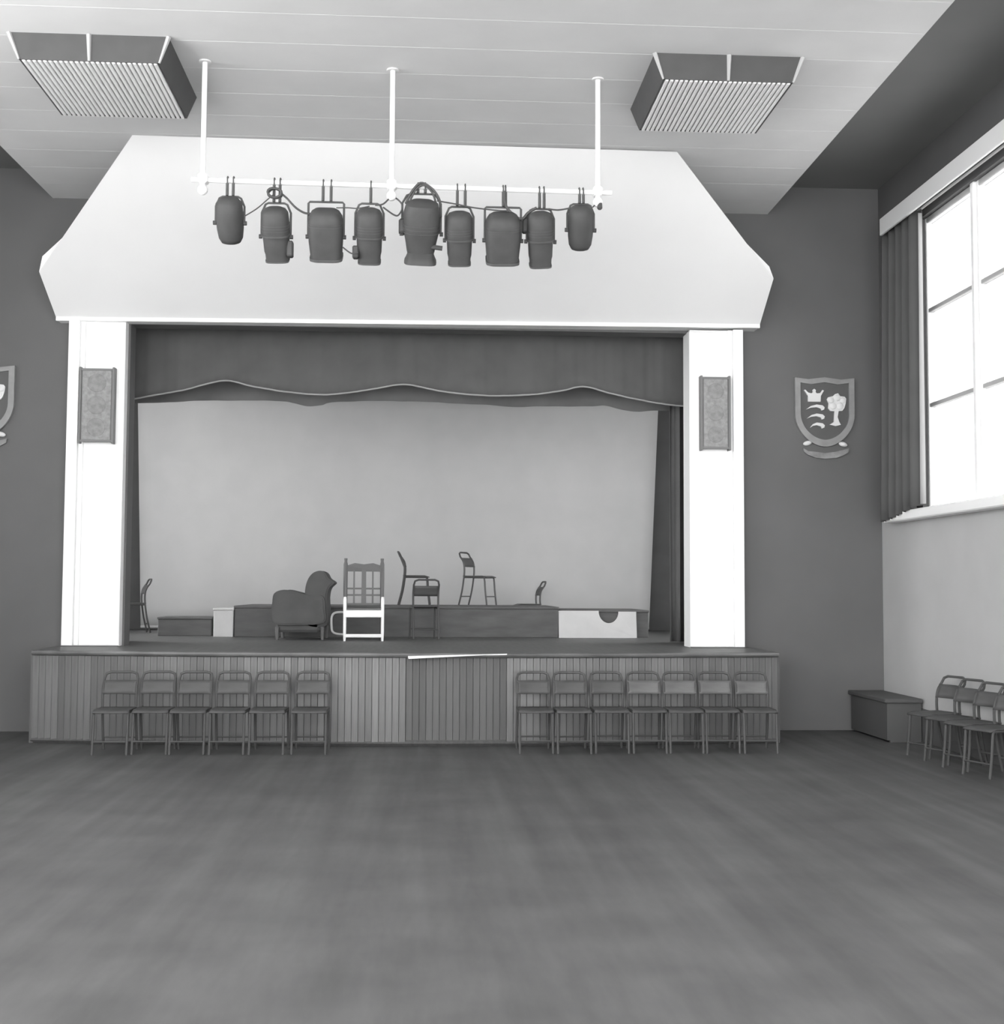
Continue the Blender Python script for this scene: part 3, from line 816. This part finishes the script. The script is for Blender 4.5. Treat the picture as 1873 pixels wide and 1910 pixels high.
# ------------------------------------------------------------------ lighting bar
T = [atZ(380, 118, ZC), atZ(731, 131, ZC), atZ(1114, 151, ZC)]
YB0, YB1 = T[0].y, T[2].y
def ybar(x): return YB0 + (YB1 - YB0) * (x - T[0].x) / (T[2].x - T[0].x)
def onbar(px, py):
    p = atY(px, py, (YB0 + YB1) / 2)
    for _ in range(4): p = atY(px, py, ybar(p.x))
    return p
BA, BB = onbar(357, 335), onbar(1141, 360)
base = Vector((T[1].x, ybar(T[1].x), ZC))
lb = thing('lighting_bar', 'white pipe lighting bar hanging from the ceiling on three drop pipes', 'lighting bar', base)
b = NB(); add_tube(b, [BA, BB], .021, 12); obj('bar_pipe', b, 'pipe', lb, loc=base, smooth=True)
def zbar(x): return BA.z + (BB.z - BA.z) * (x - BA.x) / (BB.x - BA.x)
for i, (px, py) in enumerate(((380, 340), (731, 347), (1114, 360))):
    q = onbar(px, py); yb_ = ybar(q.x) - .042
    b = NB(); add_tube(b, [(q.x, yb_, zbar(q.x) - .09), (q.x, yb_, ZC)], .021, 12); obj('drop_pipe', b, 'pipe', lb, loc=base, smooth=True)
    b = NB(); add_box(b, (q.x - .038, yb_ - .03, zbar(q.x) - .038), (q.x + .038, yb_ + .07, zbar(q.x) + .038), .012); obj('pipe_clamp', b, 'pipe', lb, loc=base)
    b = NB(); bmesh.ops.create_uvsphere(b, u_segments=14, v_segments=10, radius=.042, matrix=Matrix.Translation((q.x, yb_, zbar(q.x) - .095))); obj('end_cap', b, 'pipe', lb, loc=base, smooth=True)
    b = NB(); add_tube(b, [(q.x, yb_, ZC - .012), (q.x, yb_, ZC)], .05, 16); obj('ceiling_flange', b, 'raft', lb, loc=base)

# ------------------------------------------------------------------ stage lanterns
TILT = math.radians(58)
def lantern(label, kind, px, py0, py1, wpx, hook=(0,), lean=0.0, yoke=None, extra=None, knob=True):
    """px: centre column, py0/py1: top and bottom of the body, wpx: body width in pixels"""
    c = onbar(px, (py0 + py1) / 2); Yb = ybar(c.x); sc_ = Yb / FPX
    hang = Vector((c.x, Yb, zbar(c.x)))
    t = thing('stage_lantern', label, 'stage lamp', hang, group='stage lanterns on the lighting bar')
    L = (py1 - py0) * sc_ / math.cos(math.radians(4)); a = wpx * sc_ / 2
    d = Vector((math.sin(lean), math.cos(TILT), -math.sin(TILT))).normalized()      # the beam points at the stage and down
    q = Vector((0, 0, -1)).rotation_difference(d)
    top = atY(px, py0, Yb).z
    cen = Vector((0, 0, c.z - hang.z))
    F = Matrix.Translation(cen) @ q.to_matrix().to_4x4() @ Matrix.Rotation(PI, 4, 'X')   # local +z runs to the lens
    # length along the axis so that the outline spans the height
    l = L / 1.0
    h = l / 2
    if kind == 'small':
        secs = [(-h, a * .45, a * .45), (-h * .93, a * .75, a * .75), (-h * .75, a * .96, a * .96), (-h * .3, a, a), (h * .35, a * .97, a * .97), (h * .75, a * .88, a * .88), (h * .95, a * .7, a * .7), (h, a * .5, a * .5)]
        b = NB(); add_loft(b, secs, 24, 2.3, F); body = obj('housing', b, 'black', t, smooth=True)
    elif kind == 'profile':
        secs = [(-h, a * .5, a * .5), (-h * .93, a * .8, a * .75), (-h * .8, a * .96, a * .9), (-h * .45, a, a * .95), (-h * .02, a * 1.0, a * .95)]
        b = NB(); add_loft(b, secs, 24, 2.8, F); body = obj('housing', b, 'black', t, smooth=True)
        b = NB(); add_loft(b, [(-h * .04, a * .95, a * .9), (h * .2, a * .93, a * .88), (h * .6, a * .90, a * .86), (h * .72, a * .84, a * .8), (h, a * .82, a * .8)], 24, 3.2, F); obj('lens_tube', b, 'black', t, smooth=True)
        for z in (-.42, -.32, -.22):
            b = NB(); add_loft(b, [(h * z, a * 1.015, a * .97), (h * z + .006, a * 1.015, a * .97)], 24, 2.8, F); obj('vent_ring', b, 'black2', body, smooth=True)
        b = NB(); add_loft(b, [(-h * .06, a * 1.04, a * 1.0), (h * .02, a * 1.04, a * 1.0)], 24, 3.0, F); obj('collar', b, 'black2', t, smooth=True)
        b = NB(); add_loft(b, [(h * .94, a * .86, a * .84), (h * 1.0, a * .86, a * .84)], 24, 4.0, F); obj('colour_frame', b, 'black2', t)
    elif kind == 'fresnel':
        secs = [(-h, a * .62, a * .55), (-h * .9, a * .82, a * .75), (-h * .72, a * .97, a * .88), (-h * .5, a, a * .92), (h * .2, a, a * .92), (h * .8, a * .93, a * .88), (h, a * .92, a * .86)]
        b = NB(); add_loft(b, secs, 28, 4.0, F); body = obj('housing', b, 'black', t, smooth=True)
        b = NB(); add_loft(b, [(h * .86, a * .97, a * .92), (h * .97, a * .97, a * .92)], 28, 5.0, F); obj('colour_frame', b, 'black2', t)
        for z in (-.55, -.45):
            b = NB(); add_loft(b, [(h * z, a * 1.015, a * .94), (h * z + .006, a * 1.015, a * .94)], 28, 4.0, F); obj('vent_ring', b, 'black2', body, smooth=True)
    else:
        secs = [(-h, a * .55, a * .5), (-h * .9, a * .86, a * .8), (-h * .6, a, a * .95), (-h * .1, a * .98, a * .92), (h * .3, a * .85, a * .82), (h * .62, a * .76, a * .74)]
        b = NB(); add_loft(b, secs, 28, 2.8, F); body = obj('housing', b, 'black', t, smooth=True)
        b = NB(); add_loft(b, [(h * .6, a * .74, a * .72), (h * .78, a * .72, a * .7), (h * .9, a * .80, a * .74), (h, a * .88, a * .8)], 24, 4.5, F); obj('flared_hood', b, 'black', t, smooth=True)
        for z in (-.3, -.18, -.06):
            b = NB(); add_loft(b, [(h * z, a * 1.01, a * .96), (h * z + .007, a * 1.01, a * .96)], 28, 2.8, F); obj('vent_ring', b, 'black2', body, smooth=True)
        b = NB(); add_tube(b, [cen + Vector((a * .55, -.02, -h * .52)), cen + Vector((a * 1.14, -.02, -h * .56))], .02, 8); obj('shutter_handle', b, 'black', t, smooth=True)
        b = NB(); add_box(b, (-a * 1.22, -.05, -h * .1 + cen.z), (-a * .85, .05, h * .38 + cen.z), .015); obj('side_box', b, 'black', t)
    # yoke round the body, straps up to the hook clamp on the bar
    piv = cen + Vector((0, 0, -.02))
    yw = a * 1.04; ytop = (yoke if yoke else py0 - 2)
    zt = atY(px, ytop, Yb).z - hang.z
    zk = piv.z
    if kind == 'fresnel': yp = [(-yw, 0, zk), (-yw, 0, zt - .012), (-yw + .012, 0, zt), (yw - .012, 0, zt), (yw, 0, zt - .012), (yw, 0, zk)]
    else: yp = [(-yw, 0, zk), (-yw, 0, zt - .08), (-yw * .75, 0, zt - .012), (-yw * .55, 0, zt), (yw * .55, 0, zt), (yw * .75, 0, zt - .012), (yw, 0, zt - .08), (yw, 0, zk)]
    b = NB(); add_tube(b, yp, .009, 6); obj('yoke', b, 'black2', t)
    for hx in hook:
        b = NB(); add_tube(b, [(hx, -.03, zt), (hx, -.028, -.03)], .012, 8); obj('hanger_strap', b, 'black2', t, smooth=True)
        hk = [(hx, -.028, -.04), (hx, -.03, .0), (hx, -.02, .026), (hx, .004, .033), (hx, .026, .02), (hx, .03, -.005)]
        b = NB(); add_tube(b, smooth_path(hk, 3), .006, 6); obj('hook_clamp', b, 'black2', t, smooth=True)
    if knob:
        for s in (-1, 1):
            b = NB(); add_tube(b, [piv + Vector((s * yw * .95, 0, 0)), piv + Vector((s * (yw + .02), 0, 0))], .018, 8); obj('knob', b, 'black', t, smooth=True)
    if extra:
        for (x, z, sx, sz) in extra:
            b = NB(); add_box(b, (x * a - sx / 2, -.03, cen.z + z * h - sz / 2), (x * a + sx / 2, .05, cen.z + z * h + sz / 2), .01); obj('side_bracket', b, 'black', t)
    return t
lantern('small rounded stage lantern at the left end of the lighting bar', 'small', 429, 369, 454, 51, (-.022, .026))
lantern('slim stage lantern second from the left, with a cable bundle above it', 'profile', 515, 387, 487, 52, (-.018, .03), .02, 379, [(1.02, -.55, .05, .13)])
lantern('wide stage lantern with a square yoke, third from the left', 'fresnel', 608, 391, 484, 64, (-.025, .04), .0, 377)
lantern('slim stage lantern just left of the middle drop pipe', 'profile', 689, 389, 491, 51, (.01,), -.01, 380, [(-1.0, -.62, .05, .10)])
lantern('largest stage lantern with flared front, right of the middle drop pipe', 'big', 786, 374, 490, 70, (-.03, .03), -.03, 362)
lantern('slim stage lantern close beside the largest lantern', 'profile', 857, 395, 494, 51, (-.02, .045), .02, 386)
lantern('wide stage lantern with a square yoke, third from the right', 'fresnel', 938, 398, 491, 66, (0, .02), .015, 387)
lantern('slim stage lantern tilted sideways, second from the right', 'profile', 1008, 395, 498, 50, (-.01, .028), .05, 390, [(-1.1, .5, .06, .12)])
lantern('small rounded stage lantern at the right end of the lighting bar', 'small', 1083, 383, 467, 49, (-.012, .02), .03)

# cables looping between the lanterns
def cable(label, pxs, r=.007, dy=-.05):
    pts = smooth_path([onbar(*q) + Vector((0, dy, 0)) for q in pxs], 6)
    c0 = pts[0].copy(); b = NB(); add_tube(b, pts, r, 6)
    o = obj('cable', b, 'cable', None, loc=c0, smooth=True)
    return tag(o, label, 'cable', 'black cables along the lighting bar')
cable('thin cable from the left end lantern to the cable bundle', [(457, 407), (480, 393), (500, 376), (512, 366)], .005)
cable('black cable sagging from the bundle to the wide lantern, third from left', [(522, 362), (535, 372), (552, 390), (568, 400), (580, 402)], .009)
cable('thin cable from the square yoke to the slim lantern before the middle', [(628, 391), (650, 391), (668, 392), (690, 388)], .005)
cable('looped cable under the middle drop pipe', [(700, 386), (715, 384), (731, 371), (745, 378), (751, 390), (744, 404), (735, 404), (715, 390)], .007)
cable('short cable low between the wide and the slim lantern, left of middle', [(640, 464), (650, 472), (658, 476), (668, 474)], .006)
cable('thin taut cable from the largest lantern to the wide lantern right of it', [(815, 378), (850, 384), (885, 391), (930, 396), (948, 396)], .006)
cable('thick cable crossing from the wide lantern to the tilted slim lantern', [(940, 360), (942, 385), (955, 402), (972, 412), (985, 400), (1000, 391)], .012)
cable('cable from the tilted slim lantern to the right end lantern', [(1022, 393), (1040, 395), (1060, 392)], .007)
cable('short cable from the right end lantern to the bar end', [(1104, 390), (1110, 385), (1117, 386)], .006)
cable('cable rising over the largest lantern to the bar', [(757, 383), (768, 362), (785, 345), (806, 356), (820, 378), (822, 408)], .011)
cable('second cable arching over the largest lantern', [(765, 378), (776, 357), (792, 349), (808, 366), (816, 396)], .009)
# bundle of coiled cable and the plug at the bar end
q = onbar(514, 364); b = NB()
pts = []
for i in range(60):
    t_ = i / 59 * 2 * PI * 4
    pts.append(q + Vector((.055 * math.cos(t_), -.055 + .02 * math.sin(t_ * .31), .038 * math.sin(t_) + .004 * math.sin(t_ * 1.7))))
add_tube(b, pts, .010, 6)
tag(obj('cable_bundle', b, 'cable', None, loc=q, smooth=True), 'coiled cable bundle above the second lantern from the left', 'cable')
q = onbar(1117, 388); pg = thing('cable_plug', 'small black plug hanging at the right end of the bar', 'plug', q)
b = NB(); add_loft(b, [(-.032, .012, .012), (-.02, .022, .022), (.02, .02, .02), (.034, .01, .01)], 12, 2.2, Matrix.Translation((0, -.06, 0))); obj('plug_body', b, 'cable', pg, smooth=True)
b = NB(); add_tube(b, [(0, -.06, .03), (0, -.05, .07)], .006, 6); obj('plug_lead', b, 'cable', pg)
